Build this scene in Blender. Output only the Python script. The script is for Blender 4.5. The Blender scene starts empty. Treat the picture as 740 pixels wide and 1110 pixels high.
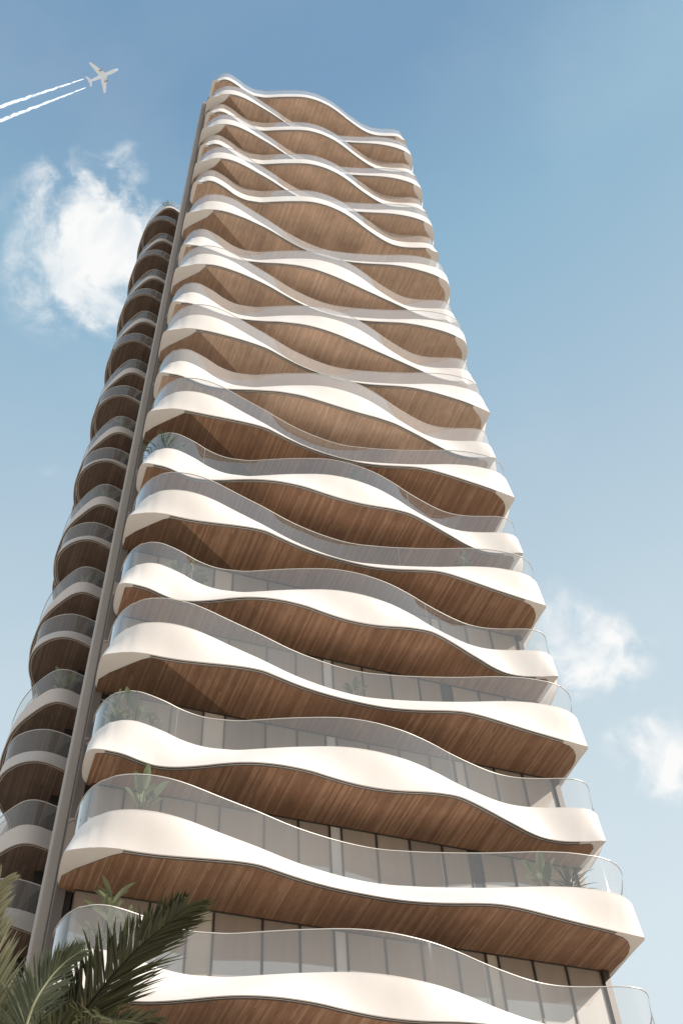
import bpy, bmesh, math, random
from mathutils import Vector, Matrix, noise
random.seed(7)
R = math.radians
scn = bpy.context.scene
COL = scn.collection

# ------------------------------------------------------------------ helpers
EYE = 1.7
FPX, PITCH, ROLL = 1184.3, 0.9392, -0.0753885
_R0, _U0 = Vector((1, 0, 0)), Vector((0, -math.sin(PITCH), math.cos(PITCH)))
CF = Vector((0, math.cos(PITCH), math.sin(PITCH)))
CR = _R0 * math.cos(ROLL) + _U0 * math.sin(ROLL)
CU = -_R0 * math.sin(ROLL) + _U0 * math.cos(ROLL)
CAM = Vector((0, 0, EYE))


def ray(u, v):
    return (CR * ((u - 370) / FPX) - CU * ((v - 555) / FPX) + CF).normalized()


def link(o):
    COL.objects.link(o)
    return o


def thing(name, label, cat, loc=(0, 0, 0), rot=(0, 0, 0), group=None):
    o = link(bpy.data.objects.new(name, None))
    o.empty_display_size = .3
    o.location = loc
    o.rotation_euler = rot
    o['label'] = label
    o['category'] = cat
    if group:
        o['group'] = group
    return o


class MB:
    """collects geometry for one mesh"""

    def __init__(self):
        self.v, self.f, self.m, self.s = [], [], [], []

    def face(self, pts, mi=0, smooth=False):
        n = len(self.v)
        self.v += [tuple(p) for p in pts]
        self.f.append(tuple(range(n, n + len(pts))))
        self.m.append(mi)
        self.s.append(smooth)

    def grid(self, rows, mi=0, smooth=True, flip=False):
        n0 = len(self.v)
        nc = len(rows[0])
        for r in rows:
            self.v += [tuple(p) for p in r]
        for i in range(len(rows) - 1):
            for j in range(nc - 1):
                a = n0 + i * nc + j
                q = (a, a + 1, a + nc + 1, a + nc)
                self.f.append(q[::-1] if flip else q)
                self.m.append(mi)
                self.s.append(smooth)

    def box(self, x0, x1, y0, y1, z0, z1, mi=0):
        c = [(x, y, z) for z in (z0, z1) for y in (y0, y1) for x in (x0, x1)]
        n = len(self.v)
        self.v += c
        for q in ((0, 2, 3, 1), (4, 5, 7, 6), (0, 1, 5, 4), (2, 6, 7, 3), (0, 4, 6, 2), (1, 3, 7, 5)):
            self.f.append(tuple(n + k for k in q))
            self.m.append(mi)
            self.s.append(False)

    def tube(self, pts, rad, seg=8, mi=0, caps=True):
        pts = [Vector(p) for p in pts]
        rings = []
        for i, p in enumerate(pts):
            t = (pts[min(i + 1, len(pts) - 1)] - pts[max(i - 1, 0)]).normalized()
            a = t.cross(Vector((0, 0, 1)))
            if a.length < 1e-3:
                a = t.cross(Vector((1, 0, 0)))
            a.normalize()
            b = t.cross(a)
            r = rad[i] if isinstance(rad, (list, tuple)) else rad
            rings.append([p + (a * math.cos(k * 2 * math.pi / seg) + b * math.sin(k * 2 * math.pi / seg)) * r for k in range(seg + 1)])
        self.grid(rings, mi, True)
        if caps:
            self.face(rings[0][:-1], mi)
            self.face(rings[-1][:-1][::-1], mi)

    def mesh(self, name, mats):
        me = bpy.data.meshes.new(name)
        me.from_pydata(self.v, [], self.f)
        for mt in (mats if isinstance(mats, (list, tuple)) else [mats]):
            me.materials.append(mt)
        me.polygons.foreach_set('material_index', self.m)
        me.polygons.foreach_set('use_smooth', self.s)
        me.update()
        return me

    def build(self, name, mats, parent=None, loc=(0, 0, 0)):
        o = link(bpy.data.objects.new(name, self.mesh(name, mats)))
        o.parent = parent
        o.location = loc
        return o


def put(name, me, parent, loc=(0, 0, 0), rot=(0, 0, 0)):
    o = link(bpy.data.objects.new(name, me))
    o.parent = parent
    o.location = loc
    o.rotation_euler = rot
    return o


def interp(tab, x):
    """Catmull-Rom through a sorted (x, y) table"""
    if x <= tab[0][0]:
        return tab[0][1]
    if x >= tab[-1][0]:
        return tab[-1][1]
    for i in range(len(tab) - 1):
        if tab[i][0] <= x <= tab[i + 1][0]:
            x1, y1 = tab[i]
            x2, y2 = tab[i + 1]
            x0, y0 = tab[i - 1] if i else (x1 - (x2 - x1), y1)
            x3, y3 = tab[i + 2] if i + 2 < len(tab) else (x2 + (x2 - x1), y2)
            h = x2 - x1
            m1 = (y2 - y0) / (x2 - x0)
            m2 = (y3 - y1) / (x3 - x1)
            t = (x - x1) / h
            return ((2 * t ** 3 - 3 * t ** 2 + 1) * y1 + (t ** 3 - 2 * t ** 2 + t) * h * m1 +
                    (-2 * t ** 3 + 3 * t ** 2) * y2 + (t ** 3 - t ** 2) * h * m2)


def spline(pts, n):
    """n points evenly along a smooth curve through 2-D points"""
    out = []
    P = [Vector(p) for p in pts]
    for i in range(len(P) - 1):
        p0 = P[i - 1] if i else P[0] * 2 - P[1]
        p3 = P[i + 2] if i + 2 < len(P) else P[-1] * 2 - P[-2]
        for k in range(16):
            t = k / 16
            a, b = P[i], P[i + 1]
            out.append(.5 * ((2 * a) + (b - p0) * t + (2 * p0 - 5 * a + 4 * b - p3) * t * t + (3 * a - p0 - 3 * b + p3) * t ** 3))
    out.append(P[-1])
    L = [0]
    for a, b in zip(out, out[1:]):
        L.append(L[-1] + (b - a).length)
    res = []
    j = 0
    for k in range(n):
        s = L[-1] * k / (n - 1)
        while j < len(L) - 2 and L[j + 1] < s:
            j += 1
        d = L[j + 1] - L[j]
        res.append(out[j].lerp(out[j + 1], (s - L[j]) / d if d else 0))
    return res


def inset(line, d):
    """offset an open 2-D line to its left by d"""
    out = []
    for i, p in enumerate(line):
        t = line[min(i + 1, len(line) - 1)] - line[max(i - 1, 0)]
        n = Vector((-t.y, t.x))
        n.normalize()
        out.append(p + n * d)
    return out


# ------------------------------------------------------------------ materials
def mat(name, rgb, rough=.6, spec=.4, metal=0.0):
    m = bpy.data.materials.new(name)
    m.use_nodes = True
    b = m.node_tree.nodes['Principled BSDF']
    b.inputs['Base Color'].default_value = (*rgb, 1)
    b.inputs['Roughness'].default_value = rough
    b.inputs['Specular IOR Level'].default_value = spec
    b.inputs['Metallic'].default_value = metal
    return m


def N(m, kind, **kw):
    n = m.node_tree.nodes.new(kind)
    for k, v in kw.items():
        setattr(n, k, v)
    return n


def L(m, a, b):
    m.node_tree.links.new(a, b)


def mottled(name, c1, c2, scale, rough=.6, spec=.4, bump=0.0, stretch=(1, 1, 1), detail=5):
    m = mat(name, c1, rough, spec)
    b = m.node_tree.nodes['Principled BSDF']
    tc = N(m, 'ShaderNodeTexCoord')
    mp = N(m, 'ShaderNodeMapping')
    mp.inputs['Scale'].default_value = stretch
    nz = N(m, 'ShaderNodeTexNoise')
    nz.inputs['Scale'].default_value = scale
    nz.inputs['Detail'].default_value = detail
    cr = N(m, 'ShaderNodeValToRGB')
    cr.color_ramp.elements[0].position = .3
    cr.color_ramp.elements[1].position = .7
    cr.color_ramp.elements[0].color = (*c1, 1)
    cr.color_ramp.elements[1].color = (*c2, 1)
    L(m, tc.outputs['Object'], mp.inputs['Vector'])
    L(m, mp.outputs['Vector'], nz.inputs['Vector'])
    L(m, nz.outputs['Fac'], cr.inputs['Fac'])
    L(m, cr.outputs['Color'], b.inputs['Base Color'])
    if bump:
        bp = N(m, 'ShaderNodeBump')
        bp.inputs['Strength'].default_value = bump
        bp.inputs['Distance'].default_value = .01
        L(m, nz.outputs['Fac'], bp.inputs['Height'])
        L(m, bp.outputs['Normal'], b.inputs['Normal'])
    return m


def wood(name, dark, mid, light, width=.068):
    """planks running along local Y, each its own tone, with grain"""
    m = mat(name, mid, .55, .3)
    b = m.node_tree.nodes['Principled BSDF']
    tc = N(m, 'ShaderNodeTexCoord')
    oi = N(m, 'ShaderNodeObjectInfo')
    sep = N(m, 'ShaderNodeSeparateXYZ')
    L(m, tc.outputs['Object'], sep.inputs[0])
    sk = N(m, 'ShaderNodeMath', operation='MULTIPLY_ADD')   # planks slightly askew to the facade
    L(m, sep.outputs['Y'], sk.inputs[0])
    sk.inputs[1].default_value = .05
    L(m, sep.outputs['X'], sk.inputs[2])
    dv = N(m, 'ShaderNodeMath', operation='DIVIDE')
    L(m, sk.outputs[0], dv.inputs[0])
    dv.inputs[1].default_value = width
    fl = N(m, 'ShaderNodeMath', operation='FLOOR')
    L(m, dv.outputs[0], fl.inputs[0])
    fr = N(m, 'ShaderNodeMath', operation='FRACT')
    L(m, dv.outputs[0], fr.inputs[0])
    rnd = N(m, 'ShaderNodeMath', operation='MULTIPLY')
    L(m, oi.outputs['Random'], rnd.inputs[0])
    rnd.inputs[1].default_value = 31.0
    ad = N(m, 'ShaderNodeMath', operation='ADD')
    L(m, fl.outputs[0], ad.inputs[0])
    L(m, rnd.outputs[0], ad.inputs[1])
    # staggered board ends
    wn0 = N(m, 'ShaderNodeTexWhiteNoise', noise_dimensions='1D')
    L(m, ad.outputs[0], wn0.inputs['W'])
    ye = N(m, 'ShaderNodeMath', operation='MULTIPLY_ADD')
    L(m, wn0.outputs['Value'], ye.inputs[0])
    ye.inputs[1].default_value = 6.0
    L(m, sep.outputs['Y'], ye.inputs[2])
    yd = N(m, 'ShaderNodeMath', operation='DIVIDE')
    L(m, ye.outputs[0], yd.inputs[0])
    yd.inputs[1].default_value = 6.0
    yf = N(m, 'ShaderNodeMath', operation='FLOOR')
    L(m, yd.outputs[0], yf.inputs[0])
    cb = N(m, 'ShaderNodeCombineXYZ')
    L(m, ad.outputs[0], cb.inputs[0])
    L(m, yf.outputs[0], cb.inputs[1])
    wn = N(m, 'ShaderNodeTexWhiteNoise', noise_dimensions='2D')
    L(m, cb.outputs[0], wn.inputs['Vector'])
    cr = N(m, 'ShaderNodeValToRGB')
    e = cr.color_ramp.elements
    e[0].position, e[0].color = 0, (*dark, 1)
    e[1].position, e[1].color = 1, (*light, 1)
    k = cr.color_ramp.elements.new(.55)
    k.color = (*mid, 1)
    L(m, wn.outputs['Value'], cr.inputs['Fac'])
    # grain and broad staining
    mp = N(m, 'ShaderNodeMapping')
    mp.inputs['Scale'].default_value = (14, .9, 1)
    L(m, tc.outputs['Object'], mp.inputs['Vector'])
    nz = N(m, 'ShaderNodeTexNoise')
    nz.inputs['Scale'].default_value = 3
    nz.inputs['Detail'].default_value = 6
    L(m, mp.outputs['Vector'], nz.inputs['Vector'])
    nb = N(m, 'ShaderNodeTexNoise')
    nb.inputs['Scale'].default_value = .5
    L(m, tc.outputs['Object'], nb.inputs['Vector'])
    s1 = N(m, 'ShaderNodeMapRange')
    s1.inputs['To Min'].default_value = .78
    s1.inputs['To Max'].default_value = 1.22
    s1.inputs['From Min'].default_value = .25
    s1.inputs['From Max'].default_value = .75
    L(m, nz.outputs['Fac'], s1.inputs['Value'])
    s2 = N(m, 'ShaderNodeMapRange')
    s2.inputs['To Min'].default_value = .78
    s2.inputs['To Max'].default_value = 1.22
    s2.inputs['From Min'].default_value = .3
    s2.inputs['From Max'].default_value = .7
    L(m, nb.outputs['Fac'], s2.inputs['Value'])
    gap = N(m, 'ShaderNodeMath', operation='GREATER_THAN')
    L(m, fr.outputs[0], gap.inputs[0])
    gap.inputs[1].default_value = .10
    gm = N(m, 'ShaderNodeMapRange')
    gm.inputs['To Min'].default_value = .4
    L(m, gap.outputs[0], gm.inputs['Value'])
    p1 = N(m, 'ShaderNodeMath', operation='MULTIPLY')
    L(m, s1.outputs[0], p1.inputs[0])
    L(m, s2.outputs[0], p1.inputs[1])
    p2 = N(m, 'ShaderNodeMath', operation='MULTIPLY')
    L(m, p1.outputs[0], p2.inputs[0])
    L(m, gm.outputs[0], p2.inputs[1])
    vm = N(m, 'ShaderNodeVectorMath', operation='SCALE')
    L(m, cr.outputs['Color'], vm.inputs[0])
    L(m, p2.outputs[0], vm.inputs['Scale'])
    L(m, vm.outputs[0], b.inputs['Base Color'])
    return m


def glass(name, tint, milky, gloss, haze=(.80, .735, .685)):
    """single-sheet clear glass: transmits, reflects by Fresnel, carries a light haze"""
    m = bpy.data.materials.new(name)
    m.use_nodes = True
    nt = m.node_tree
    nt.nodes.clear()
    out = N(m, 'ShaderNodeOutputMaterial')
    tr = N(m, 'ShaderNodeBsdfTransparent')
    tr.inputs['Color'].default_value = (*tint, 1)
    df = N(m, 'ShaderNodeBsdfDiffuse')
    df.inputs['Color'].default_value = (*haze, 1)
    gl = N(m, 'ShaderNodeBsdfGlossy')
    gl.inputs['Roughness'].default_value = .015
    gl.inputs['Color'].default_value = (.97, .97, .97, 1)
    fz = N(m, 'ShaderNodeFresnel')
    fz.inputs['IOR'].default_value = 1.5
    mu = N(m, 'ShaderNodeMath', operation='MULTIPLY')
    mu.use_clamp = True
    mu.inputs[1].default_value = gloss
    L(m, fz.outputs[0], mu.inputs[0])
    m1 = N(m, 'ShaderNodeMixShader')
    m1.inputs[0].default_value = milky
    L(m, tr.outputs[0], m1.inputs[1])
    L(m, df.outputs[0], m1.inputs[2])
    m2 = N(m, 'ShaderNodeMixShader')
    L(m, mu.outputs[0], m2.inputs[0])
    L(m, m1.outputs[0], m2.inputs[1])
    L(m, gl.outputs[0], m2.inputs[2])
    L(m, m2.outputs[0], out.inputs['Surface'])
    return m


def leafmat(name, c1, c2, trans=.35, rough=.45):
    m = mat(name, c1, rough, .4)
    nt = m.node_tree
    b = nt.nodes['Principled BSDF']
    g = N(m, 'ShaderNodeNewGeometry')
    cr = N(m, 'ShaderNodeValToRGB')
    cr.color_ramp.elements[0].color = (*c1, 1)
    cr.color_ramp.elements[1].color = (*c2, 1)
    L(m, g.outputs['Random Per Island'], cr.inputs['Fac'])
    L(m, cr.outputs['Color'], b.inputs['Base Color'])
    tl = N(m, 'ShaderNodeBsdfTranslucent')
    L(m, cr.outputs['Color'], tl.inputs['Color'])
    mx = N(m, 'ShaderNodeMixShader')
    mx.inputs[0].default_value = trans
    L(m, b.outputs[0], mx.inputs[1])
    L(m, tl.outputs[0], mx.inputs[2])
    L(m, mx.outputs[0], nt.nodes['Material Output'].inputs['Surface'])
    return m


M_WHITE = mottled('white_render', (.80, .74, .70), (.855, .80, .765), .55, .45, .35, stretch=(2.2, 2.2, .12))
M_TRIM = mat('shadow_gap', (.035, .028, .024), .8)
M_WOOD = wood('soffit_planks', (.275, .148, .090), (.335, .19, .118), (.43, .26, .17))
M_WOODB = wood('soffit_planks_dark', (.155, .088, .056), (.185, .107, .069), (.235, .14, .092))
M_WOODU = wood('hazed_soffit_planks', (.55, .375, .275), (.61, .425, .315), (.70, .50, .38))  # upper planks, both tones: haze and brighter light are put into the colour
M_WOODHZB = wood('hazed_soffit_planks_dark', (.34, .215, .15), (.375, .245, .175), (.43, .285, .205))
M_WOODL = wood('shaded_side_planks', (.125, .082, .06), (.155, .104, .078), (.195, .135, .103))  # wing soffits: their shade is mixed into the plank colour
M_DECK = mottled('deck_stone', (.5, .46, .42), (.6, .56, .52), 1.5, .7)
M_WHITESH = mottled('shaded_white_render', (.60, .505, .45), (.67, .575, .515), .35, .5, .35, stretch=(1, 1, .4))  # white wing bands with the tower's shade put into the colour
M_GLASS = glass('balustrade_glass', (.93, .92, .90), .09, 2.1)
M_GLASSU = glass('sunlit_upper_glass', (.93, .91, .90), .32, 1.3, (.90, .83, .79))  # milkier copy: sunlight on the upper glass is put into its haze
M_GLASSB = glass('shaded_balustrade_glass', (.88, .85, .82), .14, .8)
M_RAIL = mat('rail_metal', (.62, .59, .55), .45, .4, .2)
M_JOINT = mat('joint_seal', (.30, .29, .28), .6)
M_FIN = mottled('fin_stone', (.34, .29, .255), (.42, .365, .325), .8, .65, .3, stretch=(3, 3, .25), bump=.1)
M_BRONZE = mat('bronze_metal', (.075, .06, .05), .4, .5, .3)
M_DARK = mat('dark_recess', (.03, .025, .022), .8)
M_BEIGE = mottled('beige_panel', (.60, .52, .43), (.68, .60, .51), 1.2, .6)
M_PALE = mottled('pale_panel', (.66, .62, .58), (.74, .70, .66), 1.2, .5)


def window_glass():
    m = bpy.data.materials.new('window_glass')
    m.use_nodes = True
    nt = m.node_tree
    b = nt.nodes['Principled BSDF']
    oi = N(m, 'ShaderNodeObjectInfo')
    cr = N(m, 'ShaderNodeValToRGB')
    cr.color_ramp.elements[0].color = (.29, .245, .20, 1)
    cr.color_ramp.elements[1].color = (.52, .445, .37, 1)
    tc = N(m, 'ShaderNodeTexCoord')
    wv = N(m, 'ShaderNodeTexNoise')          # curtain folds behind the pane
    mp = N(m, 'ShaderNodeMapping')
    mp.inputs['Scale'].default_value = (6, 1, .12)
    L(m, tc.outputs['Object'], mp.inputs[0])
    L(m, mp.outputs[0], wv.inputs['Vector'])
    wv.inputs['Scale'].default_value = 2
    mm = N(m, 'ShaderNodeMath', operation='MULTIPLY_ADD')
    L(m, wv.outputs['Fac'], mm.inputs[0])
    mm.inputs[1].default_value = .5
    L(m, oi.outputs['Random'], mm.inputs[2])
    m3 = N(m, 'ShaderNodeMath', operation='MULTIPLY')
    L(m, mm.outputs[0], m3.inputs[0])
    m3.inputs[1].default_value = .65
    L(m, m3.outputs[0], cr.inputs['Fac'])
    L(m, cr.outputs['Color'], b.inputs['Base Color'])
    b.inputs['Roughness'].default_value = .35
    gl = N(m, 'ShaderNodeBsdfGlossy')
    gl.inputs['Roughness'].default_value = .02
    gl.inputs['Color'].default_value = (.90, .89, .87, 1)
    fz = N(m, 'ShaderNodeFresnel')
    fz.inputs['IOR'].default_value = 1.9
    ma = N(m, 'ShaderNodeMath', operation='MULTIPLY_ADD')
    ma.use_clamp = True
    L(m, fz.outputs[0], ma.inputs[0])
    ma.inputs[1].default_value = 1.0
    ma.inputs[2].default_value = .13
    mx = N(m, 'ShaderNodeMixShader')
    L(m, ma.outputs[0], mx.inputs[0])
    L(m, b.outputs[0], mx.inputs[1])
    L(m, gl.outputs[0], mx.inputs[2])
    L(m, mx.outputs[0], nt.nodes['Material Output'].inputs['Surface'])
    return m


M_WIN = window_glass()

# ------------------------------------------------------------------ tower geometry (local: x along facade, -y outward)
TH = R(22)
ORG = Vector((0, 24.5, 0))
GZ = EYE           # heights below were measured from the eye
GLASS_H, FASC_H = 1.15, 1.05

A_TOP = [(-7.2, .21), (-6.9, -.07), (-6.5, -.26), (-6, -.36), (-5.5, -.355), (-5, -.27), (-4.5, -.13), (-4, .02), (-3.5, .16), (-3, .30),
         (-2.5, .46), (-2, .62), (-1.5, .75), (-1, .85), (-.5, .93), (0, .98), (.5, 1.0), (1, .97), (1.5, .89), (2, .80), (2.5, .69),
         (3, .57), (3.5, .44), (4, .30), (4.5, .14), (5, -.02), (5.5, -.15), (6, -.25), (6.5, -.30), (7, -.31), (7.4, -.25)]
A_BOT = [(-7.2, .19), (-6.9, .10), (-6.5, .05), (-6, .04), (-5.5, .01), (-5, -.05), (-4.5, -.12), (-4, -.19), (-3.5, -.24), (-3, -.235),
         (-2.5, -.12), (-2, 0), (-1.5, .10), (-1, .17), (-.5, .215), (0, .24), (.5, .25), (1, .235), (1.5, .18), (2, .09), (2.5, -.03),
         (3, -.16), (3.5, -.25), (4, -.26), (4.5, -.22), (5, -.16), (5.5, -.10), (6, -.04), (6.5, .01), (7, .06), (7.4, .10)]
B_TOP = [(-7.2, .57), (-6.9, .39), (-6.55, .32), (-6.2, .37), (-5.7, .51), (-5.2, .70), (-4.7, .81), (-4.3, .83), (-3.9, .78), (-3.5, .71),
         (-3, .53), (-2.5, .34), (-2, .16), (-1.5, 0), (-1, -.15), (-.5, -.26), (0, -.31), (.5, -.315), (1, -.27), (1.5, -.19), (2, -.06),
         (2.5, .10), (3, .29), (3.5, .46), (4, .61), (4.5, .74), (5, .82), (5.5, .82), (6, .74), (6.5, .61), (7, .46), (7.4, .39)]
B_BOT = [(-7.2, .50), (-6.7, .53), (-6.2, .67), (-5.8, .75), (-5.4, .715), (-5, .60), (-4.5, .40), (-4, .17), (-3.5, -.02), (-3, -.14),
         (-2.5, -.20), (-2, -.21), (-1.5, -.18), (-1, -.10), (-.5, -.03), (0, .01), (.5, .005), (1, -.04), (1.5, -.13), (2, -.23), (2.5, -.28),
         (2.9, -.27), (3.4, -.13), (4, .09), (4.5, .29), (5, .48), (5.5, .67), (6, .80), (6.4, .83), (6.8, .79), (7.1, .72), (7.4, .645)]
A_BOT2 = [(-7.2, .15), (-6.9, -.03), (-6.5, -.17), (-6, -.28), (-5.5, -.31), (-5, -.29), (-4.5, -.25), (-4, -.18), (-3.5, -.10), (-3, 0), (-2.5, .13),
          (-2, .26), (-1.5, .38), (-1, .47), (-.5, .53), (0, .56), (.5, .56), (1, .54), (1.5, .49), (2, .42), (2.5, .32), (3, .20), (3.5, .07),
          (4, -.06), (4.5, -.16), (5, -.23), (5.5, -.27), (6, -.29), (6.5, -.29), (7, -.25), (7.4, -.17)]
B_BOT2 = [(-7.2, .50), (-6.9, .44), (-6.5, .42), (-6, .45), (-5.5, .51), (-5, .54), (-4.5, .525), (-4, .46), (-3.5, .36), (-3, .24), (-2.5, .10),
          (-2, 0), (-1.5, -.09), (-1, -.14), (-.5, -.155), (0, -.14), (.5, -.10), (1, -.04), (1.5, .03), (2, .10), (2.5, .18), (3, .25), (3.5, .33),
          (4, .40), (4.5, .48), (5, .56), (5.5, .64), (6, .69), (6.4, .70), (6.8, .67), (7.1, .61), (7.4, .53)]
ENDS = {
    'A': dict(lt=[(-7.55, 2.9), (-7.6, 1.75), (-7.56, 1.1), (-7.42, .59), (-7.2, .21)],
              lb=[(-7.44, 2.02), (-7.60, 1.93), (-7.71, 1.72), (-7.755, 1.3), (-7.775, .75), (-7.74, .50), (-7.58, .37), (-7.2, .19)],
              rt=[(7.4, -.25), (7.75, -.08), (8.04, .22), (8.3, .68), (8.55, 1.25), (8.72, 1.9), (8.8, 2.9)],
              rb=[(7.4, .10), (7.8, .135), (8.06, .15), (8.135, .22), (8.11, .6), (8.09, 1.2), (8.06, 2.9)]),
    'B': dict(lt=[(-7.5, 2.9), (-7.6, 1.9), (-7.57, 1.42), (-7.44, .95), (-7.2, .57)],
              lb=[(-7.42, 2.02), (-7.57, 1.80), (-7.655, 1.40), (-7.675, .9), (-7.63, .66), (-7.48, .54), (-7.2, .50)],
              rt=[(7.4, .39), (7.72, .42), (8.0, .59), (8.34, 1.08), (8.68, 1.6), (8.88, 2.1), (8.98, 2.9)],
              rb=[(7.4, .645), (7.75, .51), (7.92, .45), (7.97, .52), (7.93, .8), (7.9, 1.3), (7.86, 2.9)]),
}
XF, XT = -7.2, 7.4
NF, NE, NR = 147, 22, 18
WALL_Y = 1.5


def outline(kind, which, blend=0.0):
    e = ENDS[kind]
    top, lo, hi = (A_TOP, A_BOT, A_BOT2) if kind == 'A' else (B_TOP, B_BOT, B_BOT2)

    def yy(x):
        if which == 't':
            return interp(top, x)
        b1 = min(blend, 1.0)
        y = interp(lo, x) * (1 - b1) + interp(hi, x) * b1
        if blend > 1:
            y = y * (2 - blend) + (interp(top, x) - .10) * (blend - 1)
        return y
    e = dict(e)
    if blend >= 1 and which == 'b':          # upper storeys: full round corners
        e['rb'] = [(7.4, yy(XT)), (7.74, yy(XT) + .10), (8.02, .30 + .3 * yy(XT)), (8.18, .62), (8.24, 1.05), (8.22, 1.6), (8.10, 2.9)]
    dl, dr = yy(XF) - e['l' + which][-1][1], yy(XT) - e['r' + which][0][1]
    if which == 'b':
        l_, r_ = e['lb'][:], e['rb'][:]
        for q, f_ in ((-2, .8), (-3, .45), (-4, .2)):
            l_[q] = (l_[q][0], l_[q][1] + dl * f_)
        for q, f_ in ((1, .85), (2, .6), (3, .45), (4, .2)):
            if blend < 1:
                r_[q] = (r_[q][0], r_[q][1] + dr * f_)
        e['lb'], e['rb'] = l_, r_
    e['l' + which] = e['l' + which][:-1] + [(XF, yy(XF))]
    e['r' + which] = [(XT, yy(XT))] + e['r' + which][1:]
    l = spline(e['l' + which], NE)
    f = [Vector((XF + (XT - XF) * k / (NF - 1), yy(XF + (XT - XF) * k / (NF - 1)))) for k in range(NF)]
    r = spline(e['r' + which], NE)
    x0 = r[-1].x
    ph = 0 if kind == 'A' else 2.4
    amp = .35 if which == 't' else .22
    side = [Vector((x0 - .15 + amp * math.sin((y - 2.9) * .85 + ph) - amp * math.sin(ph) + .15 * math.exp(-(y - 2.9)), y))
            for y in [2.9 + 22.1 * (k + 1) / NR for k in range(NR)]]
    return l[:-1] + f + r[1:] + side


def at(line, z):
    return [Vector((p.x, p.y, z)) for p in line]


def slab_meshes(kind, fh, blend, low, deep, diag_split):
    """fascia + deck, underside, glass, rail for one kind of storey; z = 0 is the fascia top"""
    T, B = outline(kind, 't'), outline(kind, 'b', blend)
    YB = deep + .8
    rows = []
    for k in range(9):                        # fascia, a soft S between the two waves
        s = k / 8
        w = s * .75 + .25 * (3 * s * s - 2 * s ** 3)
        rows.append([Vector((a.x + (b.x - a.x) * w, a.y + (b.y - a.y) * w, -fh * s)) for a, b in zip(T, B)])
    m = MB()
    m.grid(rows, 0, True, True)
    Ti = inset(T, .11)
    m.grid([at(Ti, -.006), at(inset(T, .02), 0.0), at(T, -.015)], 0, False, True)
    m.grid([at(Ti, -.15), at(Ti, -.006)], 0, True, True)
    back = [Vector((-7.45, 25)), Vector((-7.45, 2.9))]
    m.face(at(Ti, -.15) + at([Vector((-7.4, 25.0))], -.15), 1)
    m.face((at(B, -fh) + at([Vector((-7.45, 25.0))], -fh))[::-1], 0)
    for q, w in ((Vector((-7.45, 25)), T[0]),):
        m.face([(q.x, q.y, -fh), (w.x, w.y, -fh), (w.x, w.y, -.15), (q.x, q.y, -.15)], 0)
        e = T[-1]
        m.face([(e.x, e.y, -fh), (q.x, q.y, -fh), (q.x, q.y, -.15), (e.x, e.y, -.15)], 0)
    me_slab = m.mesh('balcony', [M_WHITE, M_DECK])
    # underside
    Bi = [inset(B, d) for d in (.045, .085, .115, .135, .15)]
    lo = NE - 1
    hi = lo + NF
    x0, x1 = (-6.42, 7.25) if kind == 'A' else (-7.3, 7.3)
    idx = [k for k in range(lo, hi) if x0 <= B[k].x <= x1]
    u = MB()
    zt, zw = -fh - .006, -fh - .016
    for a, b, mi in ((0, 1, 1), (2, 3, 1)):
        u.grid([at([Bi[a][k] for k in idx], zt), at([Bi[b][k] for k in idx], zt)], mi, False, True)
    front = [Bi[4][k] for k in idx]
    if kind == 'A':
        left = [Vector(p) for p in ((-7.66, YB), (-7.66, 1.48), (-7.40, 1.12), (-7.12, .84), (-6.84, .56), (-6.6, .33))]
        right = [Vector(p) for p in ((7.48, .30), (7.70, .44), (7.88, .66), (7.98, .95), (8.0, 1.25), (7.96, 1.6), (7.9, YB))]
    else:
        left = [Vector(p) for p in ((-7.43, YB), (-7.43, .76), (-7.40, .70))]
        right = [Vector(p) for p in ((7.55, .72), (7.66, .76), (7.74, .9), (7.74, 1.3), (7.70, YB))]
    outl = left + front + right
    if kind == 'A' and diag_split:
        # planks left of the diagonal line take the darker tone
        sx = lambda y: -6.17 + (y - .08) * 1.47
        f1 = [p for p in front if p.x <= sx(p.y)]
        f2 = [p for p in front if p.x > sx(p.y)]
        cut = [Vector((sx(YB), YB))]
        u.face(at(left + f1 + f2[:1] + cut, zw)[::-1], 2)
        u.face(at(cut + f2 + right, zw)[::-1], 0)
    else:
        u.face(at(outl, zw)[::-1], 0)
    u.grid([at(outl, -fh - .001), at(outl, zw)], 1, False, True)
    me_soff = u.mesh('soffit', [M_WOOD, M_TRIM, M_WOODB] if low else [M_WOODU, M_TRIM, M_WOODHZB])
    # glass, following the fascia top, 5 cm inside its face
    G = inset(T, .045)
    g = MB()
    g.grid([at(G, GLASS_H), at(G, -.02)], 0, True, True)
    me_glass = g.mesh('balustrade', M_GLASS if low else M_GLASSU)
    Go = inset(T, .03)
    Gi = inset(T, .06)
    h = MB()
    z0, z1 = GLASS_H, GLASS_H + .022
    h.grid([at(Gi, z0), at(Gi, z1), at(Go, z1), at(Go, z0), at(Gi, z0)], 0, False, False)
    me_rail = h.mesh('handrail', M_RAIL)
    joints = []
    for k in ((15, 118) if kind == 'A' else (40, 124)):
        j = MB()
        p, q = Vector(G[k]), Vector(G[k + 1])
        t = (q - p).normalized()
        n = Vector((-t.y, t.x))
        c = [p - t * .006 - n * .008, p + t * .006 - n * .008, p + t * .006 + n * .008, p - t * .006 + n * .008]
        for s in range(4):
            a, b = c[s], c[(s + 1) % 4]
            j.face([(a.x, a.y, -.02), (b.x, b.y, -.02), (b.x, b.y, GLASS_H), (a.x, a.y, GLASS_H)])
        joints.append(j.mesh('glass_joint', M_JOINT))
    return me_slab, me_soff, me_glass, me_rail, joints


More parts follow.
